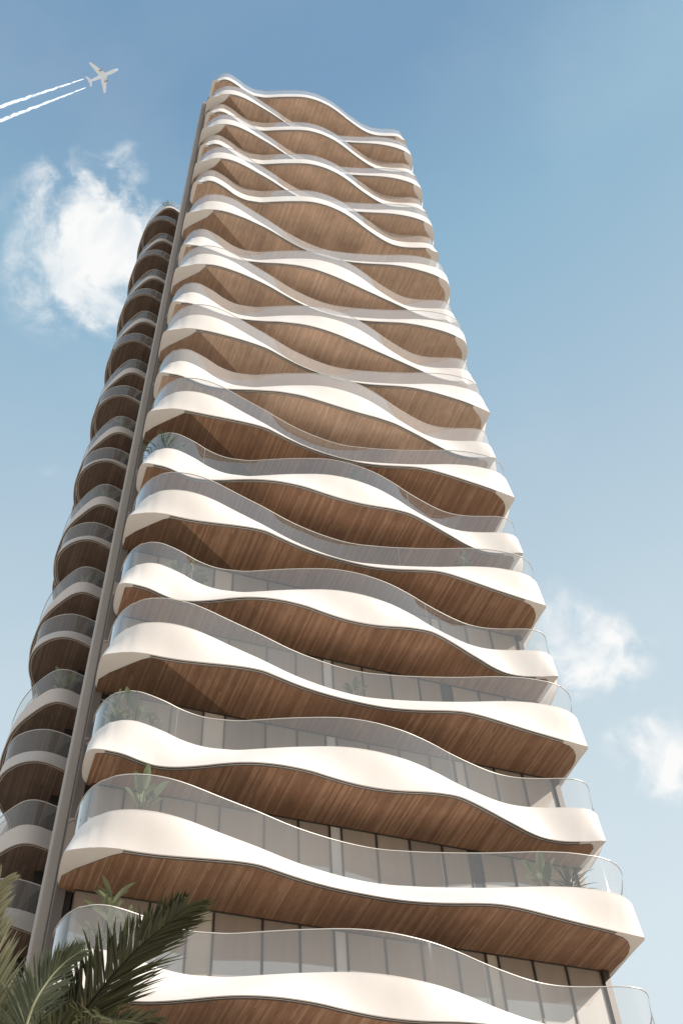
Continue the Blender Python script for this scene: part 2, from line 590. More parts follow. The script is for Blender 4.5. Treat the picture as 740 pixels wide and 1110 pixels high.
def zfloor(i):
    """height of the fascia top of storey i, above ground"""
    z = 19.08 + (i - 2) * 3.5
    z += {15: 2.6, 14: .5, 16: 2.0, 17: 2.6, 18: 2.0, 19: 2.8, 20: 2.2, 21: 4.2}.get(i, 0)
    return z - GLASS_H + GZ


tower = thing('residential_tower', 'tall residential tower with wavy white balconies, timber soffits and glass balustrades', 'tower', ORG, (0, 0, TH))
FLOORS = list(range(0, 22))
FH = {i: {1: .86, 2: .95, 0: .95}.get(i, 1.05) for i in FLOORS}
BLEND = {i: {7: .3, 8: .3, 9: .6, 10: .6}.get(i, 0 if i < 7 else 1) for i in FLOORS}
BLEND.update({15: 2, 16: 1.5, 17: 2, 18: 1.5, 19: 2, 20: 1.5, 21: 2})
DEEP = {i: 1.95 if i <= 6 else 3.1 for i in FLOORS}
MESHES = {}
for i in FLOORS:
    kind = 'A' if i % 2 == 0 else 'B'
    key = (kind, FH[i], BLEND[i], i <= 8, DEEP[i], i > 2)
    if key not in MESHES:
        MESHES[key] = slab_meshes(*key)
    ms, mo, mg, mr, mj = MESHES[key]
    b = put('balcony', ms, tower, (0, 0, zfloor(i)))
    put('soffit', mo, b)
    put('balustrade', mg, b)
    put('handrail', mr, b)
    if 1 <= i <= 8:
        for q in mj:
            put('glass_joint', q, b)

# windows: the panel line behind the balconies
XS = [-7.25, -6.35, -5.3, -4.3, -3.62, -2.31, -1.29, -.34, .02, 1.1, 2.15, 3.19, 4.05, 4.42, 5.48, 6.50, 7.60]
# 0 glass, 1 beige panel, 2 pale panel, 3 dark glass
KIND = [0, 0, 0, 1, 0, 0, 0, 2, 0, 0, 0, 0, 1, 0, 0, 0]
M_WINDARK = mat('dark_window_glass', (.05, .055, .065), .06, .8)


def window_bits(w, h):
    fr = MB()
    t, d = .022, .08
    fr.box(0, t, -d / 2, d / 2, 0, h)
    fr.box(w - t, w, -d / 2, d / 2, 0, h)
    fr.box(t + .001, w - t - .001, -d / 2, d / 2, 0, t * 1.5)
    fr.box(t + .001, w - t - .001, -d / 2, d / 2, h - t * .6, h)
    pn = MB()
    pn.box(t + .001, w - t - .001, .012, .03, t * 1.5 + .001, h - t * .6 - .001)
    return fr, pn


upper_f, upper_p = MB(), MB()
ZB = lambda i: zfloor(i) - FH[i]
for i in FLOORS[:-1]:
    z0, z1 = zfloor(i) - .15, ZB(i + 1) - .02
    h = z1 - z0
    wy = DEEP[i + 1]
    shift = 0 if i % 2 else .0
    for k in range(len(XS) - 1):
        x, w = XS[k], XS[k + 1] - XS[k]
        kd = KIND[k]
        if i % 2 == 0 and k in (3, 7, 12):
            kd = 3 if k == 12 else (0 if k == 3 else 2)
        fr, pn = window_bits(w - .004, h)
        mt = (M_WIN, M_BEIGE, M_PALE, M_WINDARK)[kd]
        if 1 <= i <= 6:
            f = fr.build('window', M_BRONZE, tower, (x + .002, wy, z0))
            pn.build('pane' if kd in (0, 3) else 'panel', mt, f)
        else:
            for src, dst, mi in ((fr, upper_f, 0), (pn, upper_f, 1 + kd)):
                n = len(dst.v)
                dst.v += [(a + x + .002, b + wy, c + z0) for a, b, c in src.v]
                dst.f += [tuple(q + n for q in f_) for f_ in src.f]
                dst.m += [mi] * len(src.f)
                dst.s += src.s
o = upper_f.build('upper_windows', [M_BRONZE, M_WIN, M_BEIGE, M_PALE, M_WINDARK], tower)
o['kind'] = 'stuff'
ZTOP = zfloor(21)
cc = MB()
for i in FLOORS[:-1]:
    cc.box(7.606, 7.80, DEEP[i + 1] - .10, DEEP[i + 1] + .10, zfloor(i) - .15, ZB(i + 1) - .02)
cc.build('corner_post', M_BRONZE, tower)
core = MB()
core.box(-7.44, 7.74, 3.4, 24.9, 0, ZTOP - .2)
for xa, xb in ((-7.44, -7.28), (7.62, 7.74)):
    core.box(xa, xb, 2.06, 3.399, 0, zfloor(7) - 1.1)
core.build('core_wall', M_DARK, tower)
# lower storeys below the first balcony in view
pod = MB()
z = 0
pod.box(-7.3, 7.7, 1.4, 2.0, 0, ZB(0) - .3)
for k in range(15):
    pod.box(-7.2 + k, -6.9 + k, 1.15, 1.399, 0, ZB(0) - .3)
pod.build('podium', M_FIN, tower)
fin = MB()
fin.box(-7.985, -7.70, 2.72, 3.9, 0, ZTOP + .3)
fn = fin.build('corner_fin', M_FIN, tower)
bv = fn.modifiers.new('Bevel', 'BEVEL')
bv.width = .035
bv.segments = 2

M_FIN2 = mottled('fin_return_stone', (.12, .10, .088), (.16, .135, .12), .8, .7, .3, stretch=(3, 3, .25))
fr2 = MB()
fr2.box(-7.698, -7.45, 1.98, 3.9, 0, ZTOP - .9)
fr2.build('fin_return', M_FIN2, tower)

# rear wing balconies on the left side
LA_T = [(-7.3, 12.25), (-7.73, 12.1), (-8.13, 11.97), (-8.55, 11.97), (-8.95, 12.22), (-9.4, 12.9), (-9.76, 13.7), (-9.97, 14.4), (-10.1, 15.2),
        (-10.15, 16.2), (-9.9, 17.4), (-9.4, 18.6), (-9.2, 19.8), (-9.5, 21.2), (-9.9, 22.6), (-9.8, 24.2), (-9.2, 25.2), (-7.3, 25.5)]
LA_B = [(-7.3, 11.95), (-7.75, 11.8), (-8.15, 11.68), (-8.55, 11.72), (-8.95, 12.02), (-9.36, 12.62), (-9.76, 13.35), (-10.02, 14.1), (-10.16, 15.1),
        (-10.2, 16.2), (-10.0, 17.4), (-9.5, 18.6), (-9.3, 19.8), (-9.55, 21.2), (-9.9, 22.6), (-9.8, 24.2), (-9.2, 25.2), (-7.3, 25.5)]
LB_T = [(-7.3, 12.25), (-7.74, 12.07), (-8.3, 11.94), (-8.79, 11.97), (-9.29, 12.21), (-9.72, 12.62), (-9.95, 13.1), (-10.0, 13.7), (-9.78, 14.6),
        (-9.25, 15.6), (-9.05, 16.9), (-9.6, 18.4), (-10.0, 19.6), (-10.05, 21), (-9.7, 22.6), (-9.3, 24.2), (-8.8, 25.2), (-7.3, 25.5)]
LB_B = [(-7.3, 11.75), (-7.8, 11.55), (-8.3, 11.38), (-8.8, 11.38), (-9.3, 11.62), (-9.7, 12.05), (-9.97, 12.6), (-10.06, 13.3), (-9.85, 14.3),
        (-9.3, 15.4), (-9.1, 16.8), (-9.65, 18.4), (-10.0, 19.6), (-10.05, 21), (-9.7, 22.6), (-9.3, 24.2), (-8.8, 25.2), (-7.3, 25.5)]


def side_meshes(TT, BB, fh):
    T, B = spline(TT, 110), spline(BB, 110)
    rows = []
    for k in range(7):
        s = k / 6
        rows.append([Vector((a.x + (b.x - a.x) * s, a.y + (b.y - a.y) * s, -fh * s)) for a, b in zip(T, B)])
    m = MB()
    m.grid(rows, 0, True)
    Ti = inset(T, -.11)
    m.grid([at(Ti, 0), at(T, 0)], 0, False)
    m.grid([at(Ti, -.15), at(Ti, 0)], 0, True)
    m.face(at(Ti, -.15)[::-1], 1)
    m.face(at(B, -fh), 0)
    Bi = [inset(B, -d) for d in (.05, .09, .13)]
    u = MB()
    u.grid([at(Bi[0], -fh - .006), at(Bi[1], -fh - .006)], 1, False)
    u.face(at(Bi[2], -fh - .014), 0)
    g = MB()
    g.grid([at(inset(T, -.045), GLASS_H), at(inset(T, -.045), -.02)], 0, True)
    h = MB()
    Go, Gi = inset(T, -.03), inset(T, -.06)
    h.grid([at(Gi, GLASS_H), at(Gi, GLASS_H + .03), at(Go, GLASS_H + .03), at(Go, GLASS_H), at(Gi, GLASS_H)], 0, False)
    return (m.mesh('side_balcony', [M_WHITESH, M_DECK]), u.mesh('soffit', [M_WOODL, M_TRIM]),
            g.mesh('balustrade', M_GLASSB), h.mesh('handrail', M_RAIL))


zwing = lambda j: 1.35 * (22.9 + 2.594 * (j - 3)) - GLASS_H + GZ
SM = {'A': side_meshes(LA_T, LA_B, 1.0), 'B': side_meshes(LB_T, LB_B, 1.0)}
for jf in range(-1, 21):
    ms, mo, mg, mr = SM['A' if jf % 2 == 0 else 'B']
    b = put('side_balcony', ms, tower, (0, 0, zwing(jf)))
    put('soffit', mo, b)
    put('balustrade', mg, b)
    put('handrail', mr, b)
sw = MB()
sw.box(-7.9, -7.446, 13.2, 24.8, 0, zwing(20) + 1.2)
sw.build('side_wall', M_DARK, tower)

# ------------------------------------------------------------------ balcony plants
ROT = Matrix.Rotation(TH, 4, 'Z')


def tw(x, y, z):
    return ROT @ Vector((x, y, z)) + ORG


M_POT = mottled('pot_clay', (.55, .52, .48), (.62, .59, .55), 4, .7)
M_LEAF1 = leafmat('paddle_leaf', (.15, .20, .10), (.29, .34, .19))
M_LEAF2 = leafmat('spiky_leaf', (.06, .10, .05), (.13, .18, .09))
M_LEAF3 = leafmat('lance_leaf', (.22, .25, .14), (.36, .38, .24))
M_STEM = mat('plant_stem', (.13, .15, .06), .6)


def blade(m, base, d, up, length, width, droop, seg=7, fold=.15, prof=None):
    """one leaf: a folded strip that bends over"""
    d = d.normalized()
    side = d.cross(up)
    if side.length < 1e-3:
        side = d.cross(Vector((1, 0, 0)))
    side.normalize()
    p = Vector(base)
    dirv = d.copy()
    rows = []
    for k in range(seg + 1):
        s = k / seg
        w = width * (prof(s) if prof else math.sin(math.pi * min(1, s * .92 + .08)) ** .7)
        n = side.cross(dirv).normalized()
        rows.append([p - side * w + n * w * fold * 2, p.copy(), p + side * w + n * w * fold * 2])
        p = p + dirv * (length / seg)
        dirv = (dirv + Vector((0, 0, -droop / seg))).normalized()
    m.grid(rows, 0, True)


def plant(kind, i, x, y, h, label, wing=None, deck=True):
    z = (zfloor(i) if wing is None else zwing(wing)) - .15 + .002
    rnd = random.Random(int(abs(x * 991) + i * 37))
    root = thing('potted_plant', label, 'plant', tw(x, y, z), (0, 0, rnd.uniform(0, 6)), 'plants on the balconies')
    p = MB()
    prof = [(.13, 0), (.17, .12), (.19, .34), (.20, .36), (.17, .36), (.165, .30)]
    rows = [[Vector((r * math.cos(a * math.pi / 10), r * math.sin(a * math.pi / 10), zz)) for a in range(21)] for r, zz in prof]
    p.grid(rows, 0, True)
    p.face(rows[0][:-1][::-1])
    p.face([q + Vector((0, 0, .0)) for q in rows[-1][:-1]])
    p.build('pot', M_POT, root)
    if kind == 'paddle':
        h *= .80
    f, st = MB(), MB()
    up = Vector((0, 0, 1))
    if kind == 'paddle':
        for k in range(9):
            a = k * 2.4 + rnd.uniform(-.3, .3)
            lean = rnd.uniform(.10, .5)
            d = Vector((math.cos(a) * lean, math.sin(a) * lean, 1)).normalized()
            l = h * rnd.uniform(.30, .62)
            b0 = Vector((math.cos(a) * .05, math.sin(a) * .05, .28))
            tip = b0 + d * l
            st.tube([b0, b0.lerp(tip, .5) + Vector((0, 0, .02)), tip], [.016, .013, .009], 6)
            d2 = (d + Vector((math.cos(a) * .22, math.sin(a) * .22, 0))).normalized()
            blade(f, tip, d2, up, h * rnd.uniform(.36, .5), h * rnd.uniform(.075, .11), rnd.uniform(.3, 1.0), 9, .22)
        mt = M_LEAF1
    elif kind == 'spiky':
        for k in range(46):
            a = k * 2.4
            e = rnd.uniform(.15, 1.45)
            d = Vector((math.cos(a) * math.cos(e), math.sin(a) * math.cos(e), math.sin(e)))
            b0 = Vector((0, 0, .34 + .25 * h * rnd.random()))
            blade(f, b0, d, up, h * rnd.uniform(.5, .72), .035, rnd.uniform(.2, .8), 6, .2, lambda s: (1 - s) ** .6 * min(1, .4 + 3 * s))
        st.tube([(0, 0, .28), (0, 0, .36 + .25 * h)], [.04, .03], 8)
        mt = M_LEAF2
    else:
        for q in range(3):
            a0 = q * 2.1 + rnd.uniform(-.4, .4)
            top = Vector((math.cos(a0) * .16, math.sin(a0) * .16, .3 + h * rnd.uniform(.6, .8)))
            b0 = Vector((math.cos(a0) * .05, math.sin(a0) * .05, .28))
            st.tube([b0, top], [.018, .010], 6)
            for k in range(11):
                s = rnd.uniform(.15, 1)
                a = k * 2.4 + rnd.uniform(-.4, .4)
                d = Vector((math.cos(a) * .8, math.sin(a) * .8, rnd.uniform(.5, 1.4)))
                blade(f, b0.lerp(top, s), d, up, h * rnd.uniform(.22, .34), .05 * h / 1.5, rnd.uniform(.2, .9), 6, .15)
        mt = M_LEAF3
    st.build('stem', M_STEM, root)
    f.build('foliage', mt, root)
    return root


plant('paddle', 2, -6.05, .25, 1.75, 'broad paddle leaved plant at the rounded left end of the second balcony from the bottom')
plant('lance', 1, -6.45, .95, 2.3, 'tall pale lance leaved plant behind the palm on the lowest balcony')
plant('lance', 1, -5.95, 1.1, 1.7, 'shorter lance leaved plant beside the tall pale one on the lowest balcony')
plant('paddle', 2, 5.45, .42, 1.55, 'paddle leaved plant near the right end of the second balcony, left of a spiky bush')
plant('spiky', 2, 6.2, .30, 1.25, 'dark spiky bush near the right end of the second balcony, right of the paddle leaves')
plant('paddle', 3, -6.55, .95, 1.6, 'leafy plant behind the left glass of the third balcony, tallest of the three there')
plant('lance', 3, -7.0, 1.15, 1.7, 'slim upright plant in the left corner of the third balcony beside the corner fin')
plant('lance', 3, -5.9, 1.05, 1.0, 'small pale plant on the third balcony, right of two taller ones')
plant('paddle', 4, .6, 1.5, 1.2, 'small green plant in the middle dip of the fourth balcony')
plant('paddle', 5, -5.5, .98, 1.5, 'leafy plant behind the left glass of the fifth balcony')
plant('lance', 5, -5.0, 1.15, 1.2, 'slight pale plant to the right of the leafy one on the fifth balcony')
plant('lance', 6, 5.2, .5, 1.3, 'pale stalky plant near the right end of the sixth balcony')
plant('spiky', 7, -6.9, .9, 1.7, 'bushy plant rising over the glass at the left end of the seventh balcony')
plant('paddle', 7, -6.3, .95, 1.4, 'green plant behind the left glass of the seventh balcony, right of a bushy one')
plant('paddle', 7, .8, .30, 1.4, 'green plant at the middle bulge of the seventh balcony')
plant('spiky', 11, 8.2, 1.75, 1.2, 'small dark shrub showing over the right end high up the tower')
plant('paddle', 9, -6.2, .95, 1.3, 'small plant behind the left glass of the ninth balcony')
for jf, x, y, h, k, lb in ((4, -8.3, 12.7, 1.9, 'paddle', 'plant rising over the glass of the fourth lowest shaded rear balcony'),
                           (6, -8.35, 12.7, 1.5, 'paddle', 'plant behind the glass of the shaded rear balcony, sixth from the bottom'),
                           (8, -8.3, 12.7, 1.5, 'paddle', 'plant behind the glass of the shaded rear balcony, eighth from the bottom'),
                           (10, -8.4, 12.7, 1.9, 'lance', 'slim plant rising over the glass of the shaded rear balcony, tenth from the bottom'),
                           (20, -8.5, 12.6, 1.7, 'spiky', 'roof shrub on the topmost shaded rear balcony')):
    plant(k, 0, x, y, h, lb, wing=jf)

# ------------------------------------------------------------------ palm in the foreground
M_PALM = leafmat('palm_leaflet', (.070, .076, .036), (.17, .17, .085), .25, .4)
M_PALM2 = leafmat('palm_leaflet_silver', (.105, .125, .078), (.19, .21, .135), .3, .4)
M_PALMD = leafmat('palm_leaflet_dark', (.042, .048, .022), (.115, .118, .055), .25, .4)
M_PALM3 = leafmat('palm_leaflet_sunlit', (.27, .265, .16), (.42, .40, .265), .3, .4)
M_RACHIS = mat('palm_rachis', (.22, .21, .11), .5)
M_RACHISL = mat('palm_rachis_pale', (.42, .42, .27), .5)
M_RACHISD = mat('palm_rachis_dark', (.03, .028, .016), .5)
M_TRUNK = mottled('palm_bark', (.10, .075, .055), (.19, .15, .11), 9, .9, .2, .8, (1, 1, 2.5))
CROWN = CAM + ray(28, 1215) * 8.6
palm = thing('palm_tree', 'date palm with feathery fronds in front of the tower at lower left', 'palm tree', (CROWN.x, CROWN.y, 0))


def frond(pts, leaf, spread, matl, matr, n=60, seed=0, up=Vector((0, 0, 1)), thick=.02, sides=(1, -1), tipfrac=.35, lspread=None, wid=.0105, lifts=(-.05, .45)):
    rnd = random.Random(seed)
    P = [Vector(p) - palm.location for p in pts]
    C = []
    for i in range(len(P) - 1):
        p0 = P[i - 1] if i else P[0] * 2 - P[1]
        p3 = P[i + 2] if i + 2 < len(P) else P[-1] * 2 - P[-2]
        for k in range(14):
            t = k / 14
            C.append(.5 * (2 * P[i] + (P[i + 1] - p0) * t + (2 * p0 - 5 * P[i] + 4 * P[i + 1] - p3) * t * t + (3 * P[i] - p0 - 3 * P[i + 1] + p3) * t ** 3))
    C.append(P[-1])
    rc = MB()
    nn = len(C)
    rc.tube(C, [thick * (1 - .85 * k / (nn - 1)) for k in range(nn)], 6)
    r = rc.build('frond', matr, palm)
    lm = MB()
    n = int(n * 1.2)
    for k in range(n):
        s = .10 + .90 * (k + rnd.random() * .6) / n
        q = s * (nn - 1)
        i = min(int(q), nn - 2)
        p = C[i].lerp(C[i + 1], q - i)
        t = (C[i + 1] - C[i]).normalized()
        sd = t.cross(up).normalized()
        nrm = sd.cross(t).normalized()
        ln = leaf * (1 - .68 * max(0, s - tipfrac) / (1 - tipfrac)) * min(1, .5 + 2.2 * s) * rnd.uniform(.85, 1.12)
        for sg in sides:
            ang = R((spread if sg > 0 else (lspread or spread)) * (1 - .4 * s)) * rnd.uniform(.85, 1.15)
            lift = rnd.uniform(*lifts)
            d = t * math.cos(ang) + (sd * sg + nrm * lift).normalized() * math.sin(ang)
            blade(lm, p, d, nrm + sd * rnd.uniform(-.5, .5), ln, wid * rnd.uniform(.8, 1.25), rnd.uniform(.05, .4), 6, .35,
                  lambda s: (.55 + .9 * s if s < .4 else .91) * (1 - max(0, (s - .45) / .55) ** 1.6))
    lm.build('leaflets', matl, r)


def cp(u, v, d):
    return CAM + ray(u, v) * d


# big dark frond arching right
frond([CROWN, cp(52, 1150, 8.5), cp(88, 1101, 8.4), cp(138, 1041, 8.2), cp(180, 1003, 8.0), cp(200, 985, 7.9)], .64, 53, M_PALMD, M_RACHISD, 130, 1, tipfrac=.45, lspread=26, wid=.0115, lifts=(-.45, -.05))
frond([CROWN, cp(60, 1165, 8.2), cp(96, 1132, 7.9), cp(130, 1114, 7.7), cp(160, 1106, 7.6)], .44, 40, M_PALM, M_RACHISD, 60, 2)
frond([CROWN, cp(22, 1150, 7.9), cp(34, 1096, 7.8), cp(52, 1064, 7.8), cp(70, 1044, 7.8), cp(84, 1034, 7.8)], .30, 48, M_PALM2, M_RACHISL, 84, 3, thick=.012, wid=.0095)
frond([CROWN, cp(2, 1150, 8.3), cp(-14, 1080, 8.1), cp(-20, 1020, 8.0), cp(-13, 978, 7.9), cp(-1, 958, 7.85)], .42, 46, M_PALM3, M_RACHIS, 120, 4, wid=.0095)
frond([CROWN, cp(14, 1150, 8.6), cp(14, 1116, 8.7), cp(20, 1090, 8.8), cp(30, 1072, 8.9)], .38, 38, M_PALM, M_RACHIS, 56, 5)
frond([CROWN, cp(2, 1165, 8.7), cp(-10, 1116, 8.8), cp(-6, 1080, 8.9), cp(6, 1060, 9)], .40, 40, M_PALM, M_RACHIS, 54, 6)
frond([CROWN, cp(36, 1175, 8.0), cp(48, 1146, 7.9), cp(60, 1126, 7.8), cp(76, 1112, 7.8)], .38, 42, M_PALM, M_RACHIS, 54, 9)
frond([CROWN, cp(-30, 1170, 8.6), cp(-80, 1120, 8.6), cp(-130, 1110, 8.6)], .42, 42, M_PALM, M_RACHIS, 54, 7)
for k in range(9):
    a = R(25 + 40 * k)
    o1 = Vector((math.cos(a), math.sin(a), 0))
    if o1.y < .15 and abs(o1.x) < .95 or k in (4, 5, 6):
        frond([CROWN, CROWN + o1 * .7 + Vector((0, 0, .25)), CROWN + o1 * 1.5 + Vector((0, 0, -.1)), CROWN + o1 * 2.1 + Vector((0, 0, -.9))],
              .42, 42, M_PALM, M_RACHIS, 50, 20 + k)
tr = MB()
base = Vector((0, 0, 0))
top = CROWN - palm.location
pts, rad = [], []
for k in range(60):
    s = k / 59
    pts.append(base.lerp(top, s) + Vector((.10 * math.sin(s * 3), 0, 0)) * (1 - s))
    rad.append((.19 - .04 * s) * (1 + .10 * ((k % 3) - 1)) + (.07 * (1 - s) ** 6))
tr.tube(pts, rad, 14)
tr.build('trunk', M_TRUNK, palm)

# ------------------------------------------------------------------ aircraft and its trails
ALT = 1500.0


def sky_pt(u, v, alt=ALT):
    d = ray(u, v)
    return CAM + d * ((alt - EYE) / d.z)


tail, nose = sky_pt(95.5, 88.5), sky_pt(128, 74.5)
hd = (nose - tail)
LEN = hd.length
ang = math.atan2(hd.y, hd.x)
M_PLANE = mat('aircraft_white', (.86, .92, 1.0), .35, .5)
M_ENG = mat('engine_grey', (.35, .35, .36), .4, .5, .4)
M_PWIN = mat('cockpit_glass', (.03, .035, .04), .1, .8)
jet = thing('airliner', 'white twin engine airliner high in the sky ahead of two vapour trails', 'airplane', tail, (0, 0, ang))
f = MB()
rr = LEN * .048
prof = [(0, .12), (.05, .35), (.12, .6), (.22, .85), (.35, 1), (.85, 1), (.91, .92), (.96, .7), (.985, .45), (1, .05)]
f.tube([(LEN * s, 0, LEN * .03 * max(0, (.25 - s)) * 1.5) for s, _ in prof], [rr * r for _, r in prof], 16)
f.build('fuselage', M_PLANE, jet)
cw = MB()
cw.box(LEN * .945, LEN * .958, -rr * .72, rr * .72, rr * .35, rr * .62)
cw.build('cockpit_window', M_PWIN, jet)


def foil(m, root_x0, root_x1, tip_x0, tip_x1, y0, y1, z0, z1, t):
    rows = []
    for s in (0, .5, 1):
        a, b = root_x0 + (tip_x0 - root_x0) * s, root_x1 + (tip_x1 - root_x1) * s
        y, z = y0 + (y1 - y0) * s, z0 + (z1 - z0) * s
        tt = t * (1 - .7 * s)
        rows.append([Vector((b, y, z)), Vector((b * .7 + a * .3, y, z + tt)), Vector((a, y, z)), Vector((b * .7 + a * .3, y, z - tt * .6)), Vector((b, y, z))])
    m.grid(rows, 0, False)
    m.face(rows[-1][:-1])
    m.face(rows[0][:-1])


SPAN = LEN * .47
for sg in (1, -1):
    w = MB()
    foil(w, LEN * .40, LEN * .62, LEN * .27, LEN * .335, sg * rr * .5, sg * SPAN, -rr * .3, rr * .8, rr * .28)
    wo = w.build('wing', M_PLANE, jet)
    e = MB()
    e.tube([(LEN * x, sg * SPAN * .36, -rr * .75) for x in (.46, .50, .56, .60)], [rr * .28, rr * .42, rr * .46, rr * .40], 12)
    e.build('engine', M_ENG, wo)
    h = MB()
    foil(h, LEN * .03, LEN * .12, -LEN * .02, LEN * .035, sg * rr * .2, sg * LEN * .155, rr * .5, rr * .9, rr * .12)
    h.build('tailplane', M_PLANE, jet)
vf = MB()
rows = []
for s in (0, 1):
    a, b, z, t = (LEN * (.02 - .06 * s), LEN * (.15 - .10 * s), rr * .5 + s * LEN * .15, rr * .15 * (1 - .6 * s))
    rows.append([Vector((b, 0, z)), Vector(((a + b) / 2, t, z)), Vector((a, 0, z)), Vector(((a + b) / 2, -t, z)), Vector((b, 0, z))])
vf.grid(rows, 0, False)
vf.face(rows[1][:-1])
vf.build('tail_fin', M_PLANE, jet)


def trail_mat():
    m = bpy.data.materials.new('vapour')
    m.use_nodes = True
    nt = m.node_tree
    nt.nodes.clear()
    out = N(m, 'ShaderNodeOutputMaterial')
    tr = N(m, 'ShaderNodeBsdfTransparent')
    df = N(m, 'ShaderNodeBsdfDiffuse')
    df.inputs['Color'].default_value = (.95, .95, .95, 1)
    tl = N(m, 'ShaderNodeBsdfTranslucent')
    tl.inputs['Color'].default_value = (.95, .95, .95, 1)
    m0 = N(m, 'ShaderNodeAddShader')
    L(m, df.outputs[0], m0.inputs[0])
    L(m, tl.outputs[0], m0.inputs[1])
    tc = N(m, 'ShaderNodeTexCoord')
    nz = N(m, 'ShaderNodeTexNoise')
    nz.inputs['Scale'].default_value = .16
    nz.inputs['Detail'].default_value = 5
    L(m, tc.outputs['Object'], nz.inputs['Vector'])
    lw = N(m, 'ShaderNodeLayerWeight')
    lw.inputs['Blend'].default_value = .35
    iv = N(m, 'ShaderNodeMath', operation='SUBTRACT')
    iv.inputs[0].default_value = .92
    L(m, lw.outputs['Facing'], iv.inputs[1])
    mr = N(m, 'ShaderNodeMapRange')
    mr.inputs['From Min'].default_value = .28
    mr.inputs['From Max'].default_value = .78
    L(m, nz.outputs['Fac'], mr.inputs['Value'])
    mu = N(m, 'ShaderNodeMath', operation='MULTIPLY')
    mu.use_clamp = True
    pw = N(m, 'ShaderNodeMath', operation='POWER')
    pw.use_clamp = True
    L(m, iv.outputs[0], pw.inputs[0])
    pw.inputs[1].default_value = 1.8
    L(m, pw.outputs[0], mu.inputs[0])
    L(m, mr.outputs[0], mu.inputs[1])
    mx = N(m, 'ShaderNodeMixShader')
    L(m, mu.outputs[0], mx.inputs[0])
    L(m, tr.outputs[0], mx.inputs[1])
    L(m, m0.outputs[0], mx.inputs[2])
    L(m, mx.outputs[0], out.inputs['Surface'])
    return m


M_TRAIL = trail_mat()
for a, b, lb in ((sky_pt(91, 85), sky_pt(-90, 145), 'upper white vapour trail running from the airliner tail to the left'),
                 (sky_pt(93, 94.5), sky_pt(-90, 165), 'lower white vapour trail, shorter and parallel to the upper one')):
    t = MB()
    n = 60
    t.tube([(b - a) * (k / n) + Vector((noise.noise((k * .5, lb.count('e'), 0)), noise.noise((k * .5, 3, 1)), 0)) * (.6 + 1.6 * k / n) for k in range(n + 1)],
           [(.4 + 2.7 * min(1, (k / n) * 1.4) ** .8) * (1 + .18 * noise.noise((k * .7, 9, lb.count('r')))) for k in range(n + 1)], 16)
    o = t.build('vapour_trail', M_TRAIL, None, a)
    o['label'] = lb
    o['category'] = 'vapour trail'
    o['group'] = 'vapour trails behind the airliner'

# ------------------------------------------------------------------ ground
M_GROUND = mottled('pale_paving', (.47, .40, .325), (.56, .49, .41), .4, .8, .2)
g = MB()
g.face([(-3000, -3000, 0), (3000, -3000, 0), (3000, 3000, 0), (-3000, 3000, 0)])
o = g.build('ground', M_GROUND)
o['kind'] = 'structure'

# ------------------------------------------------------------------ light and sky
SUN_DIR = Vector((.90, -.34, .62)).normalized()
sun = bpy.data.lights.new('sun', 'SUN')
sun.energy = 4.2
sun.angle = R(.5)
sun.color = (1, .925, .83)
so = link(bpy.data.objects.new('sun', sun))
so.rotation_euler = (-SUN_DIR).to_track_quat('-Z', 'Y').to_euler()

w = bpy.data.worlds.new('World')
scn.world = w
w.use_nodes = True
nt = w.node_tree
nodes, links = nt.nodes, nt.links
bg = nodes['Background']


def wn(kind, **kw):
    n = nodes.new(kind)
    for k, v in kw.items():
        setattr(n, k, v)
    return n


def wmath(op, a, b=None, clamp=False):
    n = wn('ShaderNodeMath', operation=op)
    n.use_clamp = clamp
    for k, q in enumerate((a, b)):
        if q is None:
            continue
        if isinstance(q, (int, float)):
            n.inputs[k].default_value = q
        else:
            links.new(q, n.inputs[k])
    return n.outputs[0]


sky = wn('ShaderNodeTexSky', sky_type='NISHITA')
sky.sun_disc = False
sky.sun_elevation = math.asin(SUN_DIR.z)
sky.sun_rotation = math.atan2(SUN_DIR.x, SUN_DIR.y)
sky.air_density = 1.0
sky.dust_density = 1.6
sky.ozone_density = 1.6
STR = .105
tcg = wn('ShaderNodeTexCoord')
vec = tcg.outputs['Generated']
sp = wn('ShaderNodeSeparateXYZ')
links.new(vec, sp.inputs[0])
# atmospheric haze thickening towards the horizon and the sun's side
zr = wn('ShaderNodeMapRange')
zx = wmath('MULTIPLY', sp.outputs['X'], .05)
links.new(wmath('SUBTRACT', sp.outputs['Z'], zx), zr.inputs['Value'])
hr = wn('ShaderNodeValToRGB')
STOPS = [(0, (.86, .90, .93)), (.517, (.74, .85, .905)), (.71, (.585, .725, .81)), (.807, (.455, .61, .735)), (.914, (.30, .505, .665)), (.965, (.21, .368, .555))]
el = hr.color_ramp.elements
el[0].position, el[0].color = STOPS[0][0], (*STOPS[0][1], 1)
el[1].position, el[1].color = STOPS[-1][0], (*STOPS[-1][1], 1)
for p_, c_ in STOPS[1:-1]:
    e_ = el.new(p_)
    e_.color = (*c_, 1)
links.new(zr.outputs[0], hr.inputs['Fac'])
hsc = wn('ShaderNodeVectorMath', operation='SCALE')
links.new(hr.outputs['Color'], hsc.inputs[0])
hsc.inputs['Scale'].default_value = 1 / STR
mixh = wn('ShaderNodeMix', data_type='RGBA')
mixh.inputs['Factor'].default_value = .9
links.new(sky.outputs[0], mixh.inputs['A'])
links.new(hsc.outputs[0], mixh.inputs['B'])
